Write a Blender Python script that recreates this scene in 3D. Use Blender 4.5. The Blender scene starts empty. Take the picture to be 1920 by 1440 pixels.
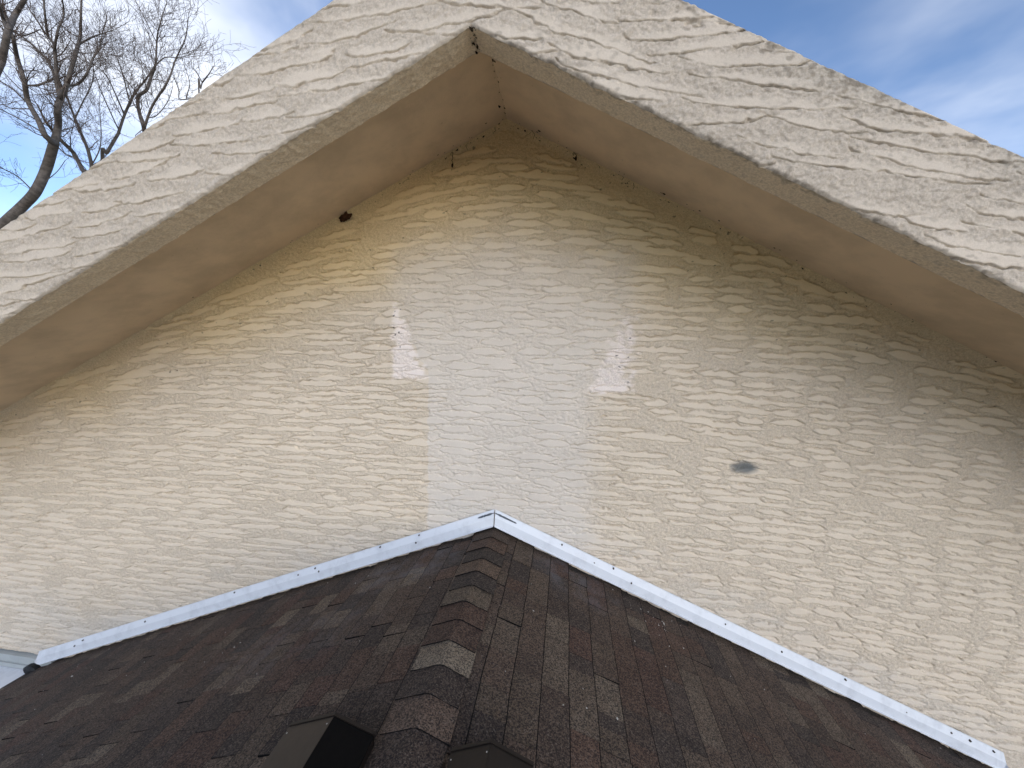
import bpy, math, random
import numpy as np
from mathutils import Vector, Matrix

# ------------------------------------------------------------------ camera
scene = bpy.context.scene
col = scene.collection
CAM = Vector((0.443, -2.73, 1.2634))
YAW, PITCH, ROLL, FPX = 0.1237, -0.1092, 0.0255, 714.8
_f = Vector((-math.sin(YAW)*math.cos(PITCH), math.cos(YAW)*math.cos(PITCH), math.sin(PITCH)))
_r = Vector((math.cos(YAW), math.sin(YAW), 0)); _u = _r.cross(_f)
_r, _u = (math.cos(ROLL)*_r + math.sin(ROLL)*_u), (-math.sin(ROLL)*_r + math.cos(ROLL)*_u)
cam = bpy.data.cameras.new('camera'); cam_ob = bpy.data.objects.new('camera', cam); col.objects.link(cam_ob)
M4 = Matrix(((_r.x, _u.x, -_f.x, CAM.x), (_r.y, _u.y, -_f.y, CAM.y), (_r.z, _u.z, -_f.z, CAM.z), (0, 0, 0, 1)))
cam_ob.matrix_world = M4
cam.sensor_width = 36; cam.lens = FPX/1920*36; cam.clip_start = 0.05; cam.clip_end = 3000
scene.camera = cam_ob

# ------------------------------------------------------------------ world, sun, exposure
SUN_EL, SUN_AZ = math.radians(19), math.radians(154)     # azimuth clockwise from +Y (the back of the house)
world = bpy.data.worlds.new('World'); scene.world = world; world.use_nodes = True
nt = world.node_tree; nt.nodes.clear()
def wn(t, **k):
    n = nt.nodes.new(t)
    for a, b in k.items(): setattr(n, a, b)
    return n
def mathn(op, a=None, b=None, clamp=False, tree=None):
    tree = tree or nt
    n = tree.nodes.new('ShaderNodeMath'); n.operation = op; n.use_clamp = clamp
    for i, v in enumerate((a, b)):
        if v is None: continue
        if isinstance(v, (int, float)): n.inputs[i].default_value = v
        else: tree.links.new(v, n.inputs[i])
    return n.outputs[0]
sky = wn('ShaderNodeTexSky', sky_type='NISHITA', sun_disc=False, sun_elevation=SUN_EL, sun_rotation=SUN_AZ,
         air_density=.7, dust_density=.6, ozone_density=2.4, altitude=300)
tc = wn('ShaderNodeTexCoord')
mp = wn('ShaderNodeMapping'); mp.inputs['Scale'].default_value = (1.0, 1.0, 1.5); mp.inputs['Location'].default_value = (17.2, 9.3, 3.1)
nt.links.new(tc.outputs['Generated'], mp.inputs['Vector'])
n1 = wn('ShaderNodeTexNoise'); n1.inputs['Scale'].default_value = 1.7; n1.inputs['Detail'].default_value = 6; n1.inputs['Roughness'].default_value = .5
n1.inputs['Distortion'].default_value = .35
nt.links.new(mp.outputs[0], n1.inputs['Vector'])
cr = wn('ShaderNodeMapRange', interpolation_type='SMOOTHSTEP'); cr.inputs[1].default_value = .39; cr.inputs[2].default_value = .80; cr.inputs[4].default_value = .95
nt.links.new(n1.outputs['Fac'], cr.inputs[0])
mix = wn('ShaderNodeMix', data_type='RGBA'); mix.inputs['B'].default_value = (5.6, 5.7, 5.9, 1)
nt.links.new(cr.outputs[0], mix.inputs['Factor']); nt.links.new(sky.outputs[0], mix.inputs['A'])
bg = wn('ShaderNodeBackground'); bg.inputs['Strength'].default_value = .1
out = wn('ShaderNodeOutputWorld')
nt.links.new(mix.outputs['Result'], bg.inputs['Color']); nt.links.new(bg.outputs[0], out.inputs['Surface'])

sd = bpy.data.lights.new('sun', 'SUN'); sd.energy = 0.58; sd.angle = math.radians(85); sd.color = (1, .95, .87)
so = bpy.data.objects.new('sun', sd); col.objects.link(so)
sdir = Vector((math.sin(SUN_AZ)*math.cos(SUN_EL), math.cos(SUN_AZ)*math.cos(SUN_EL), math.sin(SUN_EL)))
so.rotation_euler = sdir.to_track_quat('Z', 'Y').to_euler(); so.location = sdir*30
vs = scene.view_settings; vs.view_transform = 'Standard'; vs.look = 'None'; vs.exposure = 1.40; vs.gamma = 1; vs.use_curve_mapping = False

# ------------------------------------------------------------------ helpers
RNG = np.random.default_rng(7); random.seed(11)
def link(o, parent=None):
    col.objects.link(o)
    if parent: o.parent = parent
    return o
def empty(name, loc=(0, 0, 0)):
    o = bpy.data.objects.new(name, None); o.location = loc; o.empty_display_size = .2; return link(o)
def tag(o, label=None, cat=None, group=None, kind=None):
    if label: o['label'] = label
    if cat: o['category'] = cat
    if group: o['group'] = group
    if kind: o['kind'] = kind
    return o
def pymesh(name, v, f, m, parent=None, smooth=False, colors=None):
    me = bpy.data.meshes.new(name); me.from_pydata([tuple(map(float, p)) for p in v], [], f)
    if m: me.materials.append(m)
    if smooth: me.polygons.foreach_set('use_smooth', [True]*len(me.polygons))
    if colors is not None:
        a = me.color_attributes.new('paint', 'FLOAT_COLOR', 'POINT'); a.data.foreach_set('color', np.asarray(colors, np.float32).ravel())
    me.update()
    return link(bpy.data.objects.new(name, me), parent)
def np_mesh(name, co, quads, m, parent=None, attrs=None, smooth=True):
    """co (n,3), quads (k,4); drops unused vertices"""
    used = np.zeros(len(co), bool); used[quads.ravel()] = True
    idx = np.cumsum(used)-1; co = co[used]; quads = idx[quads]
    me = bpy.data.meshes.new(name)
    me.vertices.add(len(co)); me.vertices.foreach_set('co', co.astype(np.float32).ravel())
    k = len(quads); me.loops.add(k*4); me.loops.foreach_set('vertex_index', quads.astype(np.int32).ravel())
    me.polygons.add(k); me.polygons.foreach_set('loop_start', np.arange(0, k*4, 4, dtype=np.int32))
    me.polygons.foreach_set('use_smooth', np.full(k, smooth))
    me.update(calc_edges=True)
    for n, d in (attrs or {}).items():
        d = d[used]
        if d.ndim == 2:
            a = me.color_attributes.new(n, 'FLOAT_COLOR', 'POINT')
            a.data.foreach_set('color', np.c_[d, np.ones(len(d))].astype(np.float32).ravel())
        else:
            a = me.attributes.new(n, 'FLOAT', 'POINT'); a.data.foreach_set('value', d.astype(np.float32))
    me.materials.append(m)
    return link(bpy.data.objects.new(name, me), parent)
def grid_quads(ni, nj, off=0, flip=False):
    i, j = np.meshgrid(np.arange(ni-1), np.arange(nj-1), indexing='ij')
    a = i*nj+j
    q = np.stack([a, a+nj, a+nj+1, a+1], -1).reshape(-1, 4)+off
    return q[:, ::-1] if flip else q
def box(v, f, x0, x1, y0, y1, z0, z1):
    b = len(v)
    v += [(x0, y0, z0), (x1, y0, z0), (x1, y1, z0), (x0, y1, z0), (x0, y0, z1), (x1, y0, z1), (x1, y1, z1), (x0, y1, z1)]
    f += [(b, b+3, b+2, b+1), (b+4, b+5, b+6, b+7), (b, b+1, b+5, b+4), (b+1, b+2, b+6, b+5), (b+2, b+3, b+7, b+6), (b+3, b, b+4, b+7)]
def hexa(v, f, p):          # 8 points, bottom ring then top ring
    b = len(v); v += p
    f += [(b, b+3, b+2, b+1), (b+4, b+5, b+6, b+7), (b, b+1, b+5, b+4), (b+1, b+2, b+6, b+5), (b+2, b+3, b+7, b+6), (b+3, b, b+4, b+7)]
def noise2(shape, dx, dz, lx, lz=None, seed=0):
    """smooth gaussian noise, unit variance, correlation lengths in metres"""
    lz = lz or lx
    g = np.random.default_rng(seed).standard_normal(shape)
    kx = np.fft.fftfreq(shape[0], dx)[:, None]; kz = np.fft.rfftfreq(shape[1], dz)[None, :]
    h = np.exp(-2*(np.pi**2)*((kx*lx*.5)**2+(kz*lz*.5)**2))
    r = np.fft.irfft2(np.fft.rfft2(g)*h, s=shape)
    return (r/r.std()).astype(np.float32)
def sstep(a, b, x):
    t = np.clip((x-a)/(b-a), 0, 1); return t*t*(3-2*t)
def fbm2(shape, dx, dz, l, seed=0, octs=3):
    r = 0
    for o in range(octs): r = r+noise2(shape, dx, dz, l/2**o, seed=seed+o)*.6**o
    return r/np.std(r)

# ------------------------------------------------------------------ materials
class Mat:
    def __init__(s, name, rough=.8, spec=.3):
        s.m = bpy.data.materials.new(name); s.m.use_nodes = True; s.t = s.m.node_tree
        s.b = s.t.nodes['Principled BSDF']; s.b.inputs['Roughness'].default_value = rough
        s.b.inputs['Specular IOR Level'].default_value = spec
    def n(s, t, **k):
        x = s.t.nodes.new(t)
        for a, b in k.items(): setattr(x, a, b)
        return x
    def l(s, a, b): s.t.links.new(a, b)
    def pos(s): return s.n('ShaderNodeNewGeometry').outputs['Position']
    def noise(s, scale, detail=3, rough=.6, vec=None, dist=0):
        x = s.n('ShaderNodeTexNoise'); x.inputs['Scale'].default_value = scale; x.inputs['Detail'].default_value = detail
        x.inputs['Roughness'].default_value = rough; x.inputs['Distortion'].default_value = dist
        s.l(vec if vec is not None else s.pos(), x.inputs['Vector']); return x.outputs['Fac']
    def ramp(s, v, lo, hi, a=0, b=1):
        x = s.n('ShaderNodeMapRange', interpolation_type='SMOOTHSTEP')
        for i, q in ((1, lo), (2, hi), (3, a), (4, b)): x.inputs[i].default_value = q
        s.l(v, x.inputs[0]); return x.outputs[0]
    def mix(s, fac, a, b, blend='MIX'):
        x = s.n('ShaderNodeMix', data_type='RGBA', blend_type=blend)
        for i, q in (('Factor', fac), ('A', a), ('B', b)):
            if isinstance(q, (int, float)): x.inputs[i].default_value = q
            elif isinstance(q, tuple): x.inputs[i].default_value = (*q, 1)
            else: s.l(q, x.inputs[i])
        return x.outputs['Result']
    def math(s, op, a, b=None): return mathn(op, a, b, tree=s.t)
    def color(s, c):
        if isinstance(c, tuple): s.b.inputs['Base Color'].default_value = (*c, 1)
        else: s.l(c, s.b.inputs['Base Color'])
    def bump(s, h, dist, strength=1):
        x = s.n('ShaderNodeBump'); x.inputs['Distance'].default_value = dist
        if isinstance(strength, (int, float)): x.inputs['Strength'].default_value = strength
        else: s.l(strength, x.inputs['Strength'])
        s.l(h, x.inputs['Height']); s.l(x.outputs[0], s.b.inputs['Normal'])
    def attr(s, name, out='Color'): return s.n('ShaderNodeAttribute', attribute_name=name).outputs[out]

CREAM = (.63, .525, .41)
def stucco_mat():
    m = Mat('stucco_paint', .88, .2)
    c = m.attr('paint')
    g = m.noise(260, 2, .7)
    c = m.mix(m.ramp(g, .35, .7), c, m.mix(1.0, c, (.90, .89, .87), 'MULTIPLY'))
    sp = m.ramp(m.noise(105, 2, .6), .34, .66)
    k = m.math('MULTIPLY', m.attr('rough', 'Fac'), .85)
    c = m.mix(k, c, m.mix(sp, m.mix(1.0, c, (.86, .845, .82), 'MULTIPLY'), m.mix(1.0, c, (1.08, 1.08, 1.08), 'MULTIPLY')))
    m.color(c)
    h = m.math('ADD', m.noise(330, 2, .6), m.math('MULTIPLY', m.noise(120, 2, .6), .7))
    m.bump(h, .004, m.math('ADD', m.math('MULTIPLY', m.attr('rough', 'Fac'), .9), .06))
    return m.m
STUCCO = stucco_mat()
def sand_mat(name, base, bump=.7, mott=.12):
    m = Mat(name, .9, .2)
    n = m.noise(3.2, 5, .62)
    dark = tuple(c*(1-mott*1.6) for c in base)
    c = m.mix(m.ramp(n, .35, .7), base, dark)
    s = m.ramp(m.noise(38, 3, .7), .69, .76)
    c = m.mix(m.math('MULTIPLY', s, .45), c, (.16, .12, .08))
    m.color(c)
    m.bump(m.math('ADD', m.noise(240, 2, .6), m.math('MULTIPLY', m.noise(80, 2, .5), .8)), .0026, bump)
    return m.m
SOFFIT = sand_mat('soffit_plaster', (.735, .575, .38), .55, .12)
RAKE_UNDER = sand_mat('rake_sand_plaster', (.59, .49, .355), .95, .10)
PLAIN = sand_mat('plain_plaster', CREAM, .6, .06)
def white_metal():
    m = Mat('white_painted_metal', .38, .45)
    n = m.noise(9, 4, .65)
    c = m.mix(m.ramp(n, .45, .75), (.68, .715, .765), (.57, .60, .645))
    s = m.ramp(m.noise(70, 3, .7), .66, .74)
    c = m.mix(m.math('MULTIPLY', s, .35), c, (.25, .23, .2))
    m.color(c); m.bump(m.noise(14, 2, .5), .002, .25)
    return m.m
WHITE = white_metal()
def shingle_mat(name, from_attr):
    m = Mat(name, .82, .35)
    c = m.attr('paint') if from_attr else m.n('ShaderNodeObjectInfo').outputs['Color']
    # weathered tone drifting inside each tab, then mineral granules
    c = m.mix(m.ramp(m.noise(11, 4, .6), .3, .72, 0, .55), c, m.mix(1.0, c, (.72, .64, .6), 'MULTIPLY'))
    v = m.n('ShaderNodeTexVoronoi'); v.inputs['Scale'].default_value = 210; m.l(m.pos(), v.inputs['Vector'])
    sep = m.n('ShaderNodeSeparateColor'); m.l(v.outputs['Color'], sep.inputs[0])
    g = sep.outputs[0]
    c = m.mix(m.ramp(g, .0, 1.0), m.mix(1.0, c, (.30, .30, .32), 'MULTIPLY'), m.mix(1.0, c, (1.85, 1.78, 1.7), 'MULTIPLY'))
    c = m.mix(m.ramp(g, .90, 1.0, 0, .6), c, (.15, .125, .105))
    # chalky overspray left on the shingles close to the wall
    sp = m.n('ShaderNodeSeparateXYZ'); m.l(m.pos(), sp.inputs[0])
    def blob(cx, cy, rx, ry):
        a = m.math('POWER', m.math('DIVIDE', m.math('SUBTRACT', sp.outputs[0], cx), rx), 2)
        b = m.math('POWER', m.math('DIVIDE', m.math('SUBTRACT', sp.outputs[1], cy), ry), 2)
        return m.ramp(m.math('ADD', a, b), 1, 0)
    w = m.math('MAXIMUM', m.math('MAXIMUM', blob(-.55, -.25, .55, .30), blob(.62, -.16, .38, .30)), m.math('MULTIPLY', blob(-1.1, -.75, .7, .35), .5))
    w = m.math('MULTIPLY', w, m.ramp(m.noise(7, 5, .65), .36, .72, 0, .34))
    c = m.mix(w, c, (.20, .21, .24))
    m.color(c)
    m.bump(m.math('ADD', v.outputs['Distance'], m.noise(500, 1, .5)), .0025, .8)
    return m.m
SHINGLE = shingle_mat('asphalt_granules', False)
SHINGLE_A = shingle_mat('asphalt_granules_far', True)
def simple(name, c, rough=.7, spec=.3, var=.2, scale=20, bump=0):
    m = Mat(name, rough, spec)
    m.color(m.mix(m.ramp(m.noise(scale, 4, .6), .3, .7), c, tuple(x*(1-var) for x in c)))
    if bump: m.bump(m.noise(scale*2, 3, .6), bump, .6)
    return m.m
BLACKMAT = simple('gap_shade_black', (.012, .012, .013), .5)
BROWN = simple('brown_coated_metal', (.042, .032, .024), .5, .4, .15, 30, .001)
BLACKPANEL = simple('black_hood_plate', (.004, .0036, .0033), .8, .1, .3, 60)  # near-black colour, on the left hood's right plate only
DARKBROWN = simple('dark_brown_metal', (.012, .0085, .0065), .5, .4, .2, 30, .001)
NAIL = simple('rusty_nail_head', (.06, .05, .045), .6, .4)
TAR = simple('tar_smear', (.10, .115, .14), .6, .3, .5, 40)
TRIM = simple('grey_trim', (.40, .43, .43), .6, .3, .15, 6)
MUD = simple('dry_mud', (.075, .035, .018), .95, .1, .5, 60, .004)
WEB = simple('dirty_cobweb', (.045, .032, .02), .95, .1, .5, 60)
BARK = simple('bark', (.17, .145, .125), .9, .1, .45, 9, .01)
TWIG = simple('twig_bark', (.15, .115, .095), .9, .1, .3, 9)
GROUND = simple('dry_ground', (.46, .40, .32), .95, .1, .35, .6)
ASPHALT_SHADE = simple('asphalt_edge_and_shade', (.006, .0058, .006), .85, .15, .3, 90)  # cut asphalt edges, plus the shadow line painted along the shingle butts
FLECK = simple('pale_grit', (.5, .48, .44), .8, .2, .4, 90)

# ------------------------------------------------------------------ key dimensions (metres, origin at the flashing's peak on the wall)
XG, ZG, TA = .0265, 2.7507, math.tan(.4618)          # gable: peak of wall/soffit line, slope
OV, TH, DROP, HF = 1.0445, .1455, .19, .448          # overhang, rake thickness, drop below soffit, rake height
TB, BE = math.tan(.386), .386                        # porch roof slope
EAVE = 5.3; WBOT = -1.79; GZ = -4.7
gable = lambda x: ZG-np.abs(x-XG)*TA

ground = pymesh('ground', [(-900, -900, GZ), (900, -900, GZ), (900, 900, GZ), (-900, 900, GZ)], [(0, 1, 2, 3)], GROUND)
tag(ground, kind='structure')

# ------------------------------------------------------------------ skip-trowel relief
GS = .0034
def stamp(H, Mk, G, gt, gb, x0, z0, dx, dz, cx, cz, a, h, th, hgt, jag, wt, wb, top=.75, bot=.6):
    R = a+.02; Rz = h*1.5+abs(math.sin(th))*a+.02
    i0, i1 = max(0, int((cx-R-x0)/dx)), min(H.shape[0], int((cx+R-x0)/dx)+1)
    j0, j1 = max(0, int((cz-Rz-z0)/dz)), min(H.shape[1], int((cz+Rz-z0)/dz)+1)
    if i1-i0 < 3 or j1-j0 < 3: return
    X = (x0+np.arange(i0, i1)*dx-cx)[:, None]; Z = (z0+np.arange(j0, j1)*dz-cz)[None, :]
    c, s = math.cos(th), math.sin(th)
    U = (X*c+Z*s)/a; V = -X*s+Z*c
    J = jag[i0:i1, j0:j1]
    up = h*np.clip(1-np.abs(U)**2.3, 0, 1)**.7*top+J
    lo = -h*np.clip(1-np.abs(U)**3.2, 0, 1)**.8*bot+J*.7
    d = np.minimum((up-V)/wt, (V-lo)/wb)
    d = np.where(np.abs(U) < 1, d, -1)
    m = sstep(0, 1, d).astype(np.float32)
    sl = (slice(i0, i1), slice(j0, j1))
    e1 = up-V; e2 = V-lo; ins = np.abs(U) < 1
    g = np.maximum(gt*np.exp(-((e1+.003)/GS)**2)*(e2 > 0), gb*np.exp(-((e2+GS*1.1)/GS)**2)*(e1 > 0))
    G[sl] = np.maximum(G[sl], np.where(ins, g, 0))
    H[sl] = np.maximum(H[sl], m*hgt); Mk[sl] = np.maximum(Mk[sl], m)

def inpoly(X, Z, poly):
    r = np.zeros(X.shape, bool); n = len(poly)
    for k in range(n):
        (x1, z1), (x2, z2) = poly[k], poly[(k+1) % n]
        c = (z1 > Z) != (z2 > Z)
        r ^= c & (X < (x2-x1)*(Z-z1)/(z2-z1+1e-12)+x1)
    return r

def build_wall(parent):
    dx, dz = .0062, .0041
    x0, x1, z0, z1 = -5.25, 4.6, WBOT, ZG+.03
    nx, nz = int((x1-x0)/dx)+1, int((z1-z0)/dz)+1
    xs = x0+np.arange(nx)*dx; zs = z0+np.arange(nz)*dz
    X, Z = np.meshgrid(xs, zs, indexing='ij')
    H = np.zeros((nx, nz), np.float32); Mk = np.zeros_like(H); G = np.zeros_like(H)
    jag = (noise2(H.shape, dx, dz, .020, .013, 1)*.0031+noise2(H.shape, dx, dz, .05, .03, 2)*.0035).astype(np.float32)
    wander = noise2((400, 400), .025, .025, .5, .25, 5)
    def wd(x, z): return wander[int(np.clip((x+5.3)/.025, 0, 399)), int(np.clip((z+1.9)/.0125, 0, 399))]
    rng = np.random.default_rng(21)
    patch = [(-.53, -.4), (-.525, .975), (-.79, 1.53), (-.80, 1.92), (-.35, 2.16), (.55, 2.12), (.93, 1.90), (.93, 1.49), (.68, .93), (.73, -.3)]
    def inp(x, z): return bool(inpoly(np.array([x]), np.array([z]), patch)[0])
    z = z0-.05
    while z < z1:
        x = x0-rng.uniform(0, .3)
        while x < x1:
            right = x > .95
            L = .232*rng.uniform(.62, 1.12) if right else rng.uniform(.19, .48)
            cx = x+L/2
            dtop = float(gable(cx))-z
            cz = z+wd(cx, z)*.013+rng.uniform(-.006, .006)
            ip = inp(cx, cz)
            if ip: L = rng.uniform(.16, .36); cx = x+L/2
            gap = rng.uniform(.0, .05) if rng.random() < .75 else rng.uniform(.05, .2)
            if right and not ip:
                kcol = math.floor((x-.95)/.232+.5); cx = .95+(kcol+.5)*.232+wd(1.0+kcol*.3, z)*.05+rng.uniform(-.03, .03); x = .95+(kcol+1)*.232+.001
            else: x += L+gap
            if dtop < .055: continue
            if cz < -abs(cx)*TB-.25: continue
            bend = -math.copysign(1, cx-XG)*min(abs(cx-XG)/.35, 1)*.30*math.exp(-max(dtop-.05, 0)/.30)
            th = bend+rng.normal(0, .025)+(-.075*min(max((cx-.8)/1.2, 0), 1)*min(max((1.1-cz)/.8, 0), 1))
            if rng.random() < .07: continue
            h = rng.uniform(.021, .034)*(1.25 if ip else 1)*(1.15 if dtop < .5 else 1)
            stamp(H, Mk, G, .020*(.7 if ip else 1), .010*(.6 if ip else 1), x0, z0, dx, dz, cx, cz, L/2*1.08, h, th, rng.uniform(.0032, .0046)*(.9 if ip else 1), jag, .0035, rng.uniform(.004, .010))
            if rng.random() < .16 and not ip:        # broken-up crumbs of plaster
                for _ in range(rng.integers(2, 6)):
                    stamp(H, Mk, G, .004, .004, x0, z0, dx, dz, cx+rng.uniform(-.1, .1), cz+rng.uniform(-.03, .03), rng.uniform(.012, .035), rng.uniform(.006, .014), rng.normal(0, .5), .0045, jag*.6, .006, .006)
        z += rng.uniform(.055, .066)
    soft = noise2(H.shape, dx, dz, .06, .03, 9)*.018
    Pm = inpoly(X+soft*.35, Z+soft, patch).astype(np.float32)
    # soft brush edges: blur the painted-over area differently top/right than on its crisp left edge
    def blur(a, l):
        kx = np.fft.fftfreq(nx, dx)[:, None]; kz = np.fft.rfftfreq(nz, dz)[None, :]
        return np.fft.irfft2(np.fft.rfft2(a)*np.exp(-2*(np.pi**2)*((kx*l)**2+(kz*l)**2)), s=a.shape)
    Pb = blur(Pm, .075); crisp = sstep(-.1, -.45, X)*sstep(1.5, 1.2, Z)
    P = np.clip(np.where(crisp > 0, Pm*crisp+Pb*(1-crisp), Pb), 0, 1)
    P = P*(.50*sstep(2.12, 1.75, Z+soft*2)+.50*sstep(1.95, .95, Z+soft*2))
    rough_n = noise2(H.shape, dx, dz, .012, .009, 31)*.0020+noise2(H.shape, dx, dz, .03, .018, 32)*.0006
    G *= np.clip(.75+.4*noise2(H.shape, dx, dz, .05, .02, 35), .12, 1)
    Y = -(H-G*(1-Mk)+(1-Mk)*rough_n*(1-.1*P)+noise2(H.shape, dx, dz, .35, .25, 33)*.0009+Mk*noise2(H.shape, dx, dz, .05, .03, 34)*.0003)
    dt = gable(X)-Z
    Y -= .03*np.clip(1-dt/.05, 0, 1)**2          # plaster worked round into the soffit corner
    # paint colour: cream, greyer where it was patched and repainted, two bare white corners, a smudge
    base = np.array(CREAM)
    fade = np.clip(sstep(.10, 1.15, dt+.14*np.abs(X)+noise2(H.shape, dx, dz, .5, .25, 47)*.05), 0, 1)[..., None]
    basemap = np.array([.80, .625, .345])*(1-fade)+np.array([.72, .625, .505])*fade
    tone = noise2(H.shape, dx, dz, .7, .45, 41)*.018+noise2(H.shape, dx, dz, .09, .05, 42)*.012
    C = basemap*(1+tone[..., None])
    C = C*(1+(Mk*.06-.03)[..., None]*np.array([1, 1, 1.05]))
    pc = np.array([.70, .635, .56])
    C = C*(1-P[..., None]*.92)+pc*(1+tone[..., None])*(P[..., None]*.92)
    # old paint thins to grey low on the left and along the foot of the wall
    low = np.clip(sstep(-2.6, -4.2, X)*sstep(-.9, -1.6, Z)+.55*sstep(.33, .05, Z+np.abs(X)*TB+soft*3), 0, 1)
    low *= np.clip(.55+noise2(H.shape, dx, dz, .3, .15, 43)*.35, 0, 1)
    C = C*(1-low[..., None]*.55)+np.array([.62, .60, .565])*(low[..., None]*.55)
    wj = noise2(H.shape, dx, dz, .03, .012, 44)*.012
    t1 = inpoly(X+wj*1.1, Z+wj*.5, [(-.792, 1.55), (-.802, .965), (-.542, .975)])
    t2 = inpoly(X+wj*3.0, Z+wj*.5, [(.94, 1.50), (.93, .935), (.675, .925), (.70, 1.02), (.79, 1.20), (.88, 1.40)])
    ww = np.maximum(blur(t1.astype(np.float32), .006)*1.0, blur(t2.astype(np.float32), .008)*.95)[..., None]
    C = C*(1-ww)+np.array([.90, .81, .75])*ww
    spk = noise2(H.shape, dx, dz, .016, .012, 45)
    near = (blur((t2 & (Z < 1.32) & (Z > .99)).astype(np.float32), .02) > .5) & (spk > 2.25)
    near |= (X < -.74) & (X > -.80) & (Z > 1.2) & (Z < 1.5) & (spk > 1.7)
    C[near] = (.17, .15, .14)
    r2 = ((X-1.728)/.085)**2+((Z-.448)/.042)**2+noise2(H.shape, dx, dz, .03, .012, 46)*.09
    sm = sstep(1.7, .15, r2)[..., None]*.85
    C = C*(1-sm)+np.array([.10, .125, .14])*sm
    dirt = (spk > 2.9) & (dt < .55)
    C[dirt] = C[dirt]*.45
    q = grid_quads(nx, nz)
    zc = Z.ravel()[q].mean(1); xc = X.ravel()[q].mean(1)
    keep = (zc < gable(xc)+.012) & (zc > -np.abs(xc)*TB-.45)
    co = np.stack([X, Y, Z], -1).reshape(-1, 3)
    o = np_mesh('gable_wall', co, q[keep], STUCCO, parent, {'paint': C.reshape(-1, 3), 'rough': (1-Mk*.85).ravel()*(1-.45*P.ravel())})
    return o

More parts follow.
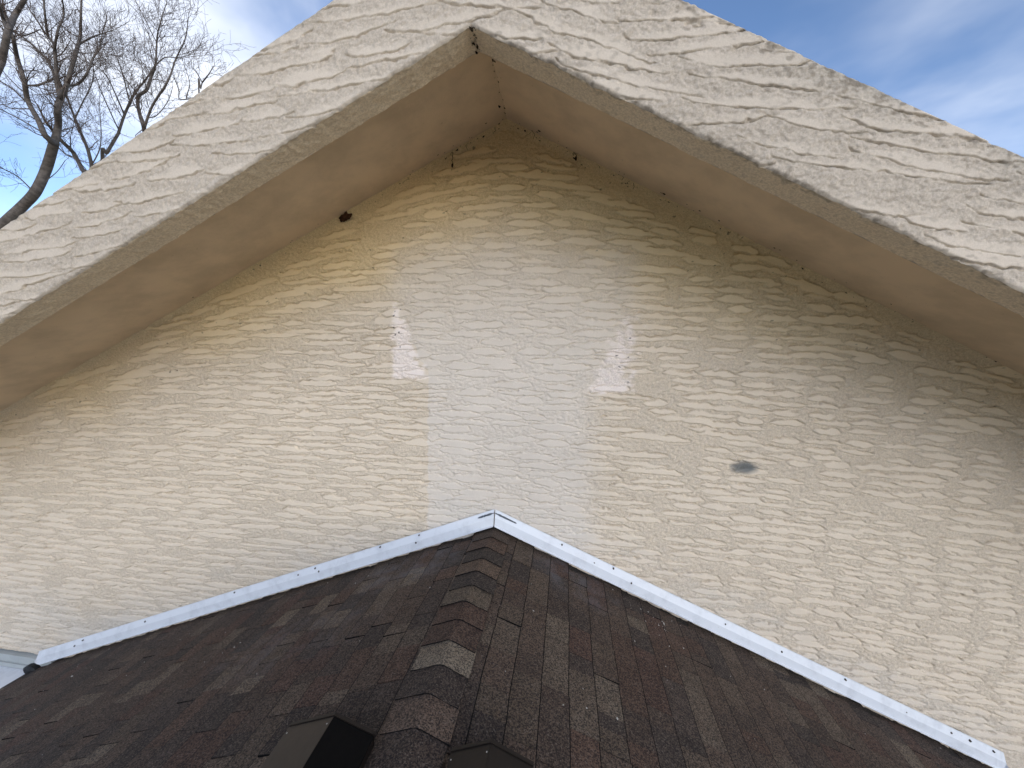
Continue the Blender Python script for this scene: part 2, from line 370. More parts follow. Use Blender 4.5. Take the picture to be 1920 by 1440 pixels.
def build_rakes(parent):
    global GS
    GS = .0023
    dx, dz = .006, .003
    x0, x1 = -EAVE, EAVE; z0, z1 = .15, ZG-DROP+HF+.05
    nx, nz = int((x1-x0)/dx)+1, int((z1-z0)/dz)+1
    H = np.zeros((nx, nz), np.float32); Mk = np.zeros_like(H); G = np.zeros_like(H)
    jag = (noise2(H.shape, dx, dz, .016, .012, 51)*.0028+noise2(H.shape, dx, dz, .05, .02, 53)*.0032+noise2(H.shape, dx, dz, .13, .03, 52)*.006).astype(np.float32)
    rng = np.random.default_rng(17)
    low = lambda x: ZG-DROP-abs(x-XG)*TA
    z = z0-.6
    ph = rng.uniform(0, 6, 6)
    # trowel bands follow gently tilted lines: zline(x)
    def zl(x):
        d = x-XG
        t = -.13*math.sqrt(d*d+.05)*(1.5 if d > 0 else 1.0)
        if .3 < d < 1.1: t -= .05*math.sin((d-.3)/.8*math.pi)**2*1.2
        return t
    while z < 4.2:
        x = x0-rng.uniform(0, .4)
        while x < x1:
            L = rng.uniform(.22, .75); cx = x+L/2
            cz = z+zl(cx)+rng.uniform(-.016, .016)
            x += L*.92+rng.uniform(-.02, .07)
            if cz < low(cx)-.06 or cz > low(cx)+HF+.06: continue
            if rng.random() < .04: continue
            th = math.atan((zl(cx+.1)-zl(cx-.1))/.2)+rng.normal(0, .045)
            stamp(H, Mk, G, .001, .012, x0, z0, dx, dz, cx, cz, L/2*1.05, rng.uniform(.024, .044), th, rng.uniform(.0007, .0018), jag, rng.uniform(.03, .05), .003, .8, .6)
        z += rng.uniform(.054, .074)
    rn = noise2(H.shape, dx, dz, .010, None, 61)*.0014+noise2(H.shape, dx, dz, .024, None, 62)*.0009
    G *= np.clip(.7+.45*noise2(H.shape, dx, dz, .05, .02, 67), .08, 1)
    R = H-G*(1-Mk)+(1-Mk*.9)*rn+noise2(H.shape, dx, dz, .4, .2, 63)*.0008
    spots = noise2(H.shape, dx, dz, .014, .010, 64); big = noise2(H.shape, dx, dz, .25, .12, 65); tone = noise2(H.shape, dx, dz, .5, .3, 66)*.02
    def samp(A, x, z): return A[np.clip(((x-x0)/dx).astype(int), 0, nx-1), np.clip(((z-z0)/dz).astype(int), 0, nz-1)]
    for sgn, lab in ((-1, 'pale left rake board with long trowel ridges'), (1, 'weathered right rake board with grey mildew specks along its top edge')):
        xs = np.concatenate([np.arange(0, 3.4, .006), np.arange(3.4, EAVE+.01, .05)])
        xs = XG+sgn*xs
        ts = np.linspace(0, HF, 150)
        ex = noise2((len(xs), 8), .006, .1, .05, .3, 70+sgn)[:, 0]*.0012+noise2((len(xs), 8), .006, .1, .014, .3, 72+sgn)[:, 0]*.0008
        Xg = np.repeat(xs[:, None], len(ts), 1)
        Zg = (ZG-DROP-np.abs(xs-XG)*TA)[:, None]+ts[None]
        edge = np.exp(-ts/.012)[None]*ex[:, None]
        Zg = Zg+edge*1.3
        tz = np.minimum(ts, HF-ts)[None]
        rnd = .010*np.clip(1-tz/.014, 0, 1)**2           # rounded arris
        Yg = -OV-samp(R, Xg, Zg)+rnd
        # paint
        mk = samp(Mk, Xg, Zg); sp = samp(spots, Xg, Zg); bg_ = samp(big, Xg, Zg)
        top = np.exp(-(HF-ts)/(.07 if sgn > 0 else .02))[None]
        bot = np.exp(-ts/.02)[None]
        C = np.array([.63, .545, .445])[None, None]*(1+samp(tone, Xg, Zg)[..., None])
        C = C*(1+(mk*.08-.03)[..., None])
        gr = np.clip(sstep(.9, 2.2, sp+top*1.5+bg_*.35+bot*.9)*(.26+.45*top+.4*bot)*(1.0 if sgn > 0 else .45), 0, .75)
        gm = np.clip(top*.38*sstep(-.6, .8, bg_+.4)*(1 if sgn > 0 else .35), 0, .5)
        C = C*(1-gm[..., None])+np.array([.36, .345, .30])*gm[..., None]
        C = C*(1-gr[..., None])+np.array([.20, .165, .125])*gr[..., None]
        ni, nj = Xg.shape
        co = [np.stack([Xg, Yg, Zg], -1).reshape(-1, 3)]; qs = [grid_quads(ni, nj, 0, flip=sgn < 0)]
        cols = [C.reshape(-1, 3)]; rg = [(1-mk*.8).ravel()]
        # underside, back and top carried round from the same front edge
        nb = ni*nj
        ys = np.linspace(0, 1, 26)
        y0 = Yg[:, 0]
        Yu = y0[:, None]*(1-ys)[None]+(-OV+TH)*ys[None]
        ex2 = noise2((ni, len(ys)), .006, .006, .012, None, 80+sgn)*.0012+noise2((ni, len(ys)), .006, .006, .05, None, 82+sgn)*.0014
        ex2[:, 0] = 0
        Zu = Zg[:, 0][:, None]*(1-ys)[None]+((ZG-DROP-np.abs(xs-XG)*TA)[:, None])*ys[None]+ex2
        Xu = np.repeat(xs[:, None], len(ys), 1)
        spu = noise2(Xu.shape, .006, .006, .012, None, 84+sgn); bu = noise2(Xu.shape, .006, .006, .3, .1, 86+sgn)
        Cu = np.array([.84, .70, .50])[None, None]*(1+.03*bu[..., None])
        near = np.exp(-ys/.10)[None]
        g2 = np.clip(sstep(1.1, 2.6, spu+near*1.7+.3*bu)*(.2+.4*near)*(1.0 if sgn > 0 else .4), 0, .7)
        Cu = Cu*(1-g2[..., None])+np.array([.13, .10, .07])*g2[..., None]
        # separate mesh for crisp shading of the arris
        co_u = np.stack([Xu, Yu, Zu], -1).reshape(-1, 3); qu = grid_quads(ni, len(ys), 0, flip=sgn > 0)
        rb = np_mesh('rake_board', co[0], qs[0], STUCCO, parent, {'paint': cols[0], 'rough': rg[0]})
        rb['label'] = lab
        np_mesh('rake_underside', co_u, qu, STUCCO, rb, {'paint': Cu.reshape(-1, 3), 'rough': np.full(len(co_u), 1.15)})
        # rear and top faces of the board (plain)
        xa, xb = XG, XG+sgn*EAVE
        def pt(x, y, t): return (x, y, ZG-DROP-abs(x-XG)*TA+t)
        v = [pt(xa, -OV+TH, 0), pt(xb, -OV+TH, 0), pt(xb, -OV+TH, HF), pt(xa, -OV+TH, HF), pt(xa, -OV+.012, HF-.004), pt(xb, -OV+.012, HF-.004)]
        f = [(0, 1, 2, 3), (3, 2, 5, 4)]
        if sgn > 0: f = [tuple(reversed(a)) for a in f]
        pymesh('rake_back', v, f, PLAIN, rb)

def build_house():
    h = empty('gabled_house', (0, 0, GZ))
    tag(h, 'cream stucco house gable with deep overhanging eaves and trowelled texture', 'house')
    off = Matrix.Translation((0, 0, -GZ))
    before = set(bpy.data.objects)
    build_wall(h); build_rakes(h)
    for sgn in (-1, 1):
        # soffit: slab between the rake board and the wall
        v, f = [], []
        xa, xb = XG, XG+sgn*EAVE
        y0, y1 = -OV+TH-.001, .02
        def pt(x, y, t): return (x, y, ZG-abs(x-XG)*TA+t)
        hexa(v, f, [pt(xa, y0, 0), pt(xb, y0, 0), pt(xb, y1, 0), pt(xa, y1, 0), pt(xa, y0, .03), pt(xb, y0, .03), pt(xb, y1, .03), pt(xa, y1, .03)])
        if sgn < 0: f = [tuple(reversed(a)) for a in f]
        o = pymesh('soffit', v, f, SOFFIT, h)
        o['label'] = 'smooth tan left soffit, brighter than the right one' if sgn < 0 else 'dimmer right soffit with dark specks'
        # roof slope above
        v, f = [], []
        tz = HF-DROP
        hexa(v, f, [pt(xa, -OV+.05, tz-.06), pt(xb+sgn*.1, -OV+.05, tz-.06), pt(xb+sgn*.1, 8, tz-.06), pt(xa, 8, tz-.06),
                    pt(xa, -OV+.05, tz-.03), pt(xb+sgn*.1, -OV+.05, tz-.03), pt(xb+sgn*.1, 8, tz-.03), pt(xa, 8, tz-.03)])
        if sgn < 0: f = [tuple(reversed(a)) for a in f]
        o = pymesh('roof_slope', v, f, SHINGLE, h); o.color = (.05, .042, .036, 1)
        # side walls
        v, f = [], []
        xw = sgn*5.0
        zt = float(gable(xw))
        box(v, f, min(xw, xw+sgn*.15), max(xw, xw+sgn*.15), .03, 7.8, GZ, zt-.01)
        pymesh('side_wall', v, f, PLAIN, h)
    v, f = [], []
    box(v, f, -4.98, 4.98, .05, .2, GZ, WBOT-.10); pymesh('lower_wall', v, f, PLAIN, h)
    # trim strip under the stucco at the left foot of the wall
    v, f = [], []
    box(v, f, -5.2, -4.16, -.035, .03, WBOT-.115, WBOT-.012); box(v, f, -5.2, -4.16, -.05, -.036, WBOT-.125, WBOT-.085)
    o = pymesh('base_trim', v, f, TRIM, h)
    for o in set(bpy.data.objects)-before:
        if o.parent == h: o.location = (0, 0, -GZ)
    return h
house = build_house()

# ------------------------------------------------------------------ flashing along the wall
def flashing(name, sgn, xa, xb, label, nails, end_round=False, lift=0.0, smear=None):
    """metal strip from x=xa (upper end) to xb (lower end)"""
    prof = [(.004, .012), (.006, .004), (.024, -.036), (.027, -.042), (.032, -.099), (.043, -.105), (.042, -.109), (.032, -.106)]
    root = empty(name, (sgn*xa, 0, -xa*TB)); tag(root, label, 'flashing', 'white flashing strips along the wall')
    L = xb-xa
    st = [.004 if xa == 0 else 0, L*.25, L*.5, L*.75]
    R = .07
    if end_round: st += [L-R*(1-math.sin(a)) for a in np.linspace(0, math.pi/2, 9)]
    else: st += [L]
    rng = random.Random(name+label)
    v = []; ns = len(st); np_ = len(prof)
    for s in st:
        k = 1.0
        if end_round and s > L-R:
            q = (s-(L-R))/R; k = math.sqrt(max(0, 1-q*q))
        wob = rng.uniform(-.0015, .0015)
        for (o, d) in prof:
            if d < -.05: d = -.05+(d+.05)*max(k, .05)
            v.append((sgn*s, -(o+.008+lift+wob), d-s*TB))
    f = []
    for i in range(ns-1):
        for j in range(np_-1):
            a = i*np_+j; q = (a, a+1, a+np_+1, a+np_)
            f.append(q if sgn > 0 else tuple(reversed(q)))
    # split into the bevelled lip and the vertical face
    nl = 4
    fl = [q for k, q in enumerate(f) if (k % (np_-1)) < 3]; ff = [q for k, q in enumerate(f) if (k % (np_-1)) >= 3]
    for nm, fs in (('lip', fl), ('face', ff)):
        o = pymesh(nm, v, fs, WHITE, root)
        md = o.modifiers.new('sheet', 'SOLIDIFY'); md.thickness = .0014; md.offset = -1
    for x, d in nails:
        s = abs(x)-xa
        bm_v, bm_f = [], []
        cy = -(.008+lift+.006+(.018 if d < -.03 else .008)+.006); n = 8; r = rng.uniform(.005, .009)
        cz = d-s*TB
        for k in range(n):
            a = 2*math.pi*k/n; bm_v.append((sgn*s+r*math.cos(a), cy+.010, cz+r*math.sin(a)))
        for k in range(n):
            a = 2*math.pi*k/n; bm_v.append((sgn*s+r*.75*math.cos(a), cy-.001, cz+r*.75*math.sin(a)))
        bm_f = [(k, (k+1) % n, n+(k+1) % n, n+k) for k in range(n)]+[tuple(range(n, 2*n))]
        pymesh('nail_head', bm_v, bm_f, NAIL, root)
    if smear:
        pv, pf = [], []
        n = 14
        for k in range(n+1):
            s = smear*k/n; w = .012*math.sin(math.pi*(k+.4)/(n+.8))**.6+rng.uniform(-.003, .003)
            for e in (-1, 1):
                d = -.012+e*w*.6; o = .006+(.004-d)/.04*.018
                pv.append((sgn*s, -(o+.008+lift+.0028), d-s*TB))
        pf = [(2*k, 2*k+2, 2*k+3, 2*k+1) for k in range(n)]
        pymesh('sealant_smear', pv, pf, TAR, root)
    return root
flashing('flashing_strip', -1, 0, 1.665, 'upper left white flashing strip rising to the peak', [(-.59, -.004), (-.61, -.052), (-.91, -.002), (-1.43, -.042), (-1.47, -.010), (-1.62, -.021)], smear=.13, lift=.0035)
flashing('flashing_strip', -1, 1.640, 4.32, 'lower left white flashing strip ending beside the grey trim', [(-2.22, -.004), (-3.12, -.016), (-3.8, -.010), (-3.88, -.036)], end_round=True)
flashing('flashing_strip', 1, 0, 1.035, 'short upper right white flashing strip falling from the peak', [(.51, -.009), (.75, -.028), (.89, -.002), (1.02, -.042)], smear=.17, lift=.0035)
flashing('flashing_strip', 1, 1.010, 3.54, 'long lower right white flashing strip with rounded end', [(1.69, -.018), (2.08, -.022), (2.51, -.004), (2.91, -.027), (3.2, -.020), (3.32, -.013), (3.47, -.009)], end_round=True)

# ------------------------------------------------------------------ porch roof
PAL = [(0.0606, 0.0443, 0.0344), (0.0545, 0.0396, 0.0311), (0.0688, 0.0499, 0.0377), (0.0506, 0.0385, 0.0319), (0.0688, 0.0443, 0.0327), (0.0646, 0.0396, 0.0302), (0.0425, 0.033, 0.0277), (0.093, 0.0734, 0.0554), (0.1091, 0.0886, 0.0671), (0.0767, 0.0584, 0.0436)]
PW = [.14, .12, .13, .11, .09, .07, .11, .075, .05, .105]
EXPO = .140
porch = empty('porch_roof', (0, 0, -.15))
tag(porch, 'dark brown shingled gable roof below the wall with ridge caps', 'roof')
porch.rotation_euler.z = -.0156
ZR = 0.0                  # porch-local: deck ridge
cb, sb = math.cos(BE), math.sin(BE)
def slope_mat(sgn, u, vy, tilt=0.0, w=0.0):
    ud = Vector((sgn*cb, 0, -sb)); wd_ = Vector((sgn*sb, 0, cb)); vd = wd_.cross(ud)
    o = ud*u+wd_*w+Vector((0, vy, 0))
    m = Matrix(((ud.x, vd.x, wd_.x, o.x), (ud.y, vd.y, wd_.y, o.y), (ud.z, vd.z, wd_.z, o.z), (0, 0, 0, 1)))
    return m @ Matrix.Rotation(tilt, 4, 'Y')
for sgn in (-1, 1):
    v, f = [], []
    ue = 5.0
    p = []
    for w in (-.03, 0):
        for (u, y) in ((0, .12), (ue, .12), (ue, -4.4), (0, -4.4)):
            q = Vector((sgn*cb, 0, -sb))*u+Vector((sgn*sb, 0, cb))*w; p.append((q.x if u else 0, y, q.z))
    hexa(v, f, p)
    if sgn > 0: f = [tuple(reversed(a)) for a in f]
    o = pymesh('roof_deck', v, f, SHINGLE, porch); o.color = (.03, .026, .024, 1)
WID = [.07, .10, .13, .165, .20, .25, .31]
tabs = {}
def tab_mesh(k, thick, var):
    key = (k, thick, var)
    if key in tabs: return tabs[key]
    w = WID[k]; L = EXPO*1.28; t = .0108 if thick else .0085
    r = random.Random(k*7+thick*3+var)
    b1, b2 = r.uniform(-.004, .003), r.uniform(-.004, .003); sk = r.uniform(-.006, .006)
    # u from -0.28*EXPO (hidden under the course above) to EXPO (butt)
    u0 = EXPO-L
    g = .0008
    top = [(u0, -w/2+g, .0012), (EXPO+b1, -w/2+g+sk, t), (EXPO+b2, w/2-g+sk, t), (u0, w/2-g, .0012)]
    ch = .0048; cs = .0006  # flat black strip on top of the butt stands in for the course's shadow line
    inn = [(u0, -w/2+g+cs, .0012), (EXPO+b1-ch, -w/2+g+sk+cs, t), (EXPO+b2-ch, w/2-g+sk-cs, t), (u0, w/2-g-cs, .0012)]
    rim = [(u0, -w/2+g, .0004), (EXPO+b1, -w/2+g+sk, t-.0008), (EXPO+b2, w/2-g+sk, t-.0008), (u0, w/2-g, .0004)]
    bot = [(a, b, -.003) for a, b, _ in top]
    v = bot+rim+inn
    f = [(8, 9, 10, 11)]
    for q in range(4):
        e = (q+1) % 4
        f.append((q, e, 4+e, 4+q)); f.append((4+q, 4+e, 8+e, 8+q))
    me = bpy.data.meshes.new('shingle'); me.from_pydata(v, [], f); me.materials.append(SHINGLE); me.materials.append(ASPHALT_SHADE)
    me.polygons.foreach_set('material_index', [0]+[1 if q == 1 or (thick and var == 0 and q in (0, 2)) else 0 for q in range(4) for _ in range(2)]); me.update()
    tabs[key] = me
    return me
def project(P):
    d = P-CAM; z = d.dot(_f)
    if z < .1: return None
    return 960+FPX*d.dot(_r)/z, 720-FPX*d.dot(_u)/z, z
PM = Matrix.Translation((0, 0, -.15)) @ Matrix.Rotation(-.0156, 4, 'Z')
cand = []; far = []
rs = random.Random(3)
for sgn in (-1, 1):
    first = .172/cb if sgn > 0 else .155/cb
    for c in range(-1, 35):
        ubut = first+c*EXPO
        u = ubut-EXPO
        if ubut < .05 or ubut > 4.95: continue
        y = .11-rs.uniform(0, .2)
        prevthick = False
        while y > -4.3:
            k = rs.choices(range(7), [.7, 1, 1.2, 1.4, 1.2, 1, .8])[0]; w = WID[k]
            thick = (not prevthick) if rs.random() < .8 else prevthick; prevthick = thick
            yc = y-w/2; y -= w
            cix = rs.choices(range(len(PAL)), PW)[0]; cl = PAL[cix]
            vv = rs.uniform(.88, 1.12); cl = tuple(a*vv for a in cl)
            m = slope_mat(sgn, u, yc, 0, .003)
            P = PM @ (m @ Vector((EXPO*.5, 0, .005)))
            pr = project(P)
            item = (k, thick, rs.randrange(3), cl, m)
            if pr and -30 < pr[0] < 1950 and 900 < pr[1] < 1460 and P.y < .0:
                cand.append((w/pr[2]**2, item))
            else: far.append(item)
cand.sort(key=lambda a: -a[0])
far += [c[1] for c in cand[300:]]
for _, (k, th, var, cl, m) in cand[:300]:
    o = bpy.data.objects.new('shingle', tab_mesh(k, th, var)); o.color = (*cl, 1); link(o, porch); o.matrix_local = m
fv, ff, fc, fm = [], [], [], []
for (k, th, var, cl, m) in far:
    me = tab_mesh(k, th, var); b = len(fv)
    for q in me.vertices: fv.append(tuple(m @ q.co)); fc.append((*cl, 1))
    for q in me.polygons: ff.append(tuple(b+i for i in q.vertices)); fm.append(q.material_index)
o = pymesh('shingle_field', fv, ff, SHINGLE_A, porch, colors=fc); o['kind'] = 'stuff'
o.data.materials.append(ASPHALT_SHADE); o.data.polygons.foreach_set('material_index', fm)

# ridge caps, butt edges towards the camera
CAPC = [(0.0949, 0.0695, 0.0531), (0.0453, 0.0348, 0.0289), (0.149, 0.1272, 0.0972), (0.0596, 0.0389, 0.0295), (0.0651, 0.0415, 0.0311), (0.0887, 0.0713, 0.0531), (0.0389, 0.0314, 0.0273), (0.0904, 0.0662, 0.0485), (0.0363, 0.0289, 0.0242), (0.0706, 0.0466, 0.034), (0.0596, 0.044, 0.0334), (0.0496, 0.0389, 0.0311), (0.0633, 0.0466, 0.0356)]
def cap_mesh(seed):
    r = random.Random(seed)
    wl, wr = .150, .135; R = .028; n = 6
    sec = []
    L0 = [(-wl*cb, -wl*sb), ]
    a = BE
    pts = [(-wl*cb, -wl*sb), (-wl*.6*cb, -wl*.6*sb)]
    for k in range(n+1):
        t = -BE+2*BE*k/n
        pts.append((R*math.sin(t)*1.6, R*1.6*(math.cos(t)-1/math.cos(BE))))
    pts += [(wr*.6*cb, -wr*.6*sb), (wr*cb, -wr*sb)]
    v, f = [], []
    N = len(pts); Lc = .205; th = .0048
    sk = r.uniform(-.005, .005)
    for (yy, lift) in ((0, .014), (-0+Lc, .004)):
        for dz in (0, -th):
            for i, (x, z) in enumerate(pts):
                e = r.uniform(-.0015, .0015) if yy == 0 else 0
                v.append((x+(sk if yy == 0 else 0), yy+e+(x*r.uniform(-.01, .01)), z+lift+dz))
    for i in range(N-1):
        f.append((i, i+1, 2*N+i+1, 2*N+i)); f.append((N+i+1, N+i, 3*N+i, 3*N+i+1))
        f.append((i+1, i, N+i, N+i+1)); f.append((2*N+i, 2*N+i+1, 3*N+i+1, 3*N+i))
    f.append((0, 2*N, 3*N, N)); f.append((2*N-1+0-0-N+0, N+N-1, 3*N+N-1, 3*N-1))
    me = bpy.data.meshes.new('ridge_cap'); me.from_pydata(v, [], f); me.materials.append(SHINGLE); me.materials.append(ASPHALT_SHADE); me.update()
    me.polygons.foreach_set('material_index', [1 if (k < 4*(N-1) and k % 4 == 2) or k >= 4*(N-1) else 0 for k in range(len(f))])
    me.polygons.foreach_set('use_smooth', [False]*len(me.polygons))
    return me
capm = [cap_mesh(i) for i in range(4)]
CE = .1379
dist0 = .308+9*CE        # butt edge of the nearest numbered cap
for i in range(-3, 13):
    d = dist0-i*CE
    if d < .02: break
    o = bpy.data.objects.new('ridge_cap', capm[i % 4]); link(o, porch)
    o.location = (0, -d, .0145); o.rotation_euler.z = random.uniform(-.012, .012)
    o.color = (*CAPC[max(i, 0)], 1) if i >= 0 else (.05, .038, .031, 1)

# ------------------------------------------------------------------ brown metal caps standing on the porch roof
def metal_cap(label, apex, left, right, y0, mats):
    """gabled hood: far edge at y0, running towards -y"""
    root = empty('roof_vent', (apex[0], y0, apex[1]-.12)); tag(root, label, 'roof vent', 'brown metal hoods beside the ridge')
    ox, oz = apex[0], apex[1]-.12
    D = .42
    def P(x, y, z): return (x-ox, y, z-oz)
    t = .006
    def plate(nm, a, b, mat):
        v, f = [], []
        (xa, za), (xb, zb) = a, b
        hexa(v, f, [P(xa, 0, za-t), P(xb, 0, zb-t), P(xb, -D, zb-t), P(xa, -D, za-t), P(xa, 0, za), P(xb, 0, zb), P(xb, -D, zb), P(xa, -D, za)])
        o = pymesh(nm, v, [tuple(reversed(q)) for q in f], mat, root)
        bv = o.modifiers.new('soft_edge', 'BEVEL'); bv.width = .002; bv.segments = 2
        return o
    lp = plate('top_plate', left, apex, mats[0]); rp = plate('top_plate', apex, right, mats[1])
    # folded lip along the far edge
    for nm, a, b in (('folded_lip', left, apex), ('folded_lip', apex, right)):
        v, f = [], []
        (xa, za), (xb, zb) = a, b
        hexa(v, f, [P(xa, .012, za-.014), P(xb, .012, zb-.014), P(xb, .001, zb-.014), P(xa, .001, za-.014), P(xa, .012, za+.004), P(xb, .012, zb+.004), P(xb, .001, zb+.004), P(xa, .001, za+.004)])
        pymesh(nm, v, f, DARKBROWN, root)
    # skirts down to the shingles
    for nm, (x, z), s in (('side_skirt', left, -1), ('side_skirt', right, 1)):
        v, f = [], []
        zb = -.15-abs(x)*TB+.002
        box(v, f, min(x, x-s*.004)-ox, max(x, x-s*.004)-ox, -D, 0, zb-.05-oz, z-t*.5-oz)
        pymesh(nm, v, f, DARKBROWN, root)
    v, f = [], []
    zl = -.15-abs(left[0])*TB-.05; zr = -.15-abs(right[0])*TB-.05
    v = [P(left[0], -.004, zl), P(right[0], -.004, zr), P(right[0], -.004, right[1]-t), P(apex[0], -.004, apex[1]-t), P(left[0], -.004, left[1]-t)]
    v += [(a, b-.004, c) for a, b, c in v]
    f = [(4, 3, 2, 1, 0), (5, 6, 7, 8, 9)]+[(i, (i+1) % 5, 5+(i+1) % 5, 5+i) for i in range(5)]
    pymesh('end_plate', v, f, DARKBROWN, root)
    for (fx) in (.06, .94):
        x = left[0]+(apex[0]-left[0])*fx; z = left[1]+(apex[1]-left[1])*fx
        v, f = [], []
        box(v, f, x-.0018-ox, x+.0018-ox, -.028, -.0245, z-oz-.001, z+.002-oz)
        pymesh('rivet', v, f, FLECK, root)
    return root
metal_cap('brown metal hood left of the ridge with one black side', (-.314, -.09), (-.492, -.162), (-.163, -.144), -1.583, (BROWN, BLACKPANEL))
metal_cap('dark brown metal hood right of the ridge', (.26, -.09), (.121, -.149), (.407, -.153), -1.592, (DARKBROWN, DARKBROWN))

# ------------------------------------------------------------------ bits at the left foot of the wall
def patio_cover():
    root = empty('patio_cover', (-6.2, -.6, GZ)); tag(root, 'white metal patio cover below the left end of the wall', 'patio cover')
    v, f = [], []
    z = WBOT-.128
    hexa(v, f, [(-2.4, -1.6, z-.12-GZ), (1.95, -1.6, z-.12-GZ), (1.95, .60, z-.03-GZ), (-2.4, .60, z-.03-GZ), (-2.4, -1.6, z-.09-GZ), (1.95, -1.6, z-.09-GZ), (1.95, .60, z-GZ), (-2.4, .60, z-GZ)])
    pymesh('cover_panel', v, f, WHITE, root)
    for x in (-2.2, -.1):
        v, f = [], []
        box(v, f, x-.05, x+.05, -1.5, -1.4, 0, z-.115-GZ); pymesh('post', v, f, WHITE, root)
patio_cover()
# black oval stands in for the dark, shadowed gap at the left flashing's end
def gap_shade():
    v, f = [], []
    n = 14; R = .075
    for (y, s) in ((-.075, .7), (-.065, 1), (.02, 1)):
        for k in range(n):
            a = 2*math.pi*k/n; v.append((R*s*math.cos(a), y, R*s*.62*math.sin(a)))
    f = [tuple(range(n))]+[(r*n+k, (r+1)*n+k, (r+1)*n+(k+1) % n, r*n+(k+1) % n) for r in range(2) for k in range(n)]
    o = pymesh('gap_shade_oval', v, f, BLACKMAT, None, smooth=False); o.location = (-4.345, -.01, -1.895)
    tag(o, 'black oval standing in for the dark gap under the left end of the flashing', 'gap_stand_in')
gap_shade()

# ------------------------------------------------------------------ nest, dangling insects, cobweb dirt
def lump(name, loc, sx, sy, sz, m, seed, n=10):
    r = np.random.default_rng(seed)
    v, f = [], []
    rows = n; colsn = n*2
    for i in range(rows+1):
        a = math.pi*i/rows
        for j in range(colsn):
            b = 2*math.pi*j/colsn
            q = 1+.35*math.sin(3*b+seed)*math.sin(2*a+1)+.22*math.sin(5*a+2*b)+r.uniform(-.18, .18)
            v.append((sx*q*math.sin(a)*math.cos(b), sy*q*math.sin(a)*math.sin(b), sz*q*math.cos(a)))
    for i in range(rows):
        for j in range(colsn):
            f.append((i*colsn+j, (i+1)*colsn+j, (i+1)*colsn+(j+1) % colsn, i*colsn+(j+1) % colsn))
    o = pymesh(name, v, f, m, None, True); o.location = loc
    return o
nest = lump('mud_nest', (-1.150, -.02, 2.137), (.046), .022, .021, MUD, 4); nest.rotation_euler.y = -.42
tag(nest, 'dark brown mud nest stuck where left soffit meets the wall', 'nest')
def dangler(loc, length, label, seed):
    root = empty('dead_insect', loc); tag(root, label, 'insect', 'dried insects hanging from old cobwebs')
    r = random.Random(seed)
    b = lump('body', (0, -.01, -length), .007, .007, .012, WEB, seed, 5); b.parent = root
    v, f = [], []
    pts = [(r.uniform(-.006, .006), -.01+r.uniform(-.004, .004), -length*k/6) for k in range(7)]; w = .0022
    for (x, y, z) in pts: v += [(x-w, y, z), (x+w, y, z), (x, y-w, z)]
    for k in range(6):
        for j in range(3): f.append((3*k+j, 3*k+(j+1) % 3, 3*k+3+(j+1) % 3, 3*k+3+j))
    pymesh('web_thread', v, f, WEB, root)
dangler((-.345, -.02, 2.555), .09, 'dried insect on a cobweb left of the soffit peak', 1)
dangler((.495, -.02, 2.515), .032, 'dried insect on a short thread right of the soffit peak', 2)
def cobweb():
    v, f = [], []
    r = random.Random(9)
    def flake(c, s, d1, d2, nrm):
        b = len(v); n = r.randint(4, 6)
        for k in range(n):
            a = 2*math.pi*k/n; q = r.uniform(.35, 1.2)
            v.append(tuple(c+d1*(s*q*math.cos(a))+d2*(s*.5*q*math.sin(a))))
        v.append(tuple(c+nrm*s*.5))
        for k in range(n): f.append((b+k, b+(k+1) % n, b+n))
    for _ in range(150):
        sg = r.choice((-1, 1)); d = abs(r.gauss(0, 1.3)) if r.random() < .75 else r.uniform(0, 3.4)
        if d > 3.5: continue
        x = XG+sg*d; z = ZG-d*TA
        al = Vector((sg, 0, -TA)).normalized()
        if r.random() < .6: c = Vector((x, -.016-r.uniform(0, .012), z-.012-abs(r.gauss(0, .02)))); n = Vector((0, -1, 0)); d2 = Vector((0, 0, 1))
        else: c = Vector((x, -abs(r.gauss(0, .05))-.02, z-.002)); n = Vector((0, 0, -1)); d2 = Vector((0, 1, 0))
        flake(c, min(.016, .003+r.expovariate(1/.0035)), al, d2, n)
    for k in range(70):       # dirty joint running along the ridge of the soffit
        y = -r.uniform(0, OV-.02) if k < 45 else -OV+r.uniform(0, TH)
        base = ZG-.002 if y > -OV+TH else ZG-DROP-.002
        x = XG+r.gauss(0, .012)
        flake(Vector((x, y, base-abs(x-XG)*TA)), .002+r.expovariate(1/.004), Vector((.3, 1, 0)).normalized(), Vector((1, 0, 0)), Vector((0, 0, -1)))
    for k in range(10):       # wisps
        sg = r.choice((-1, 1)); d = r.uniform(.05, 1.0); x = XG+sg*d; z = ZG-d*TA
        p = Vector((x, -.022, z)); 
        for q in range(4):
            p2 = p+Vector((r.uniform(-.02, .02), r.uniform(-.006, .0), -r.uniform(.004, .018)))
            b = len(v); w = .0014
            v.extend([tuple(p+Vector((-w, 0, 0))), tuple(p+Vector((w, 0, 0))), tuple(p2+Vector((w, 0, 0))), tuple(p2+Vector((-w, 0, 0)))]); f.append((b, b+1, b+2, b+3)); p = p2
    o = pymesh('cobweb_dirt', v, f, WEB); tag(o, 'dark cobweb dirt and specks in the corner under the soffit', 'cobwebs', kind='stuff')
cobweb()
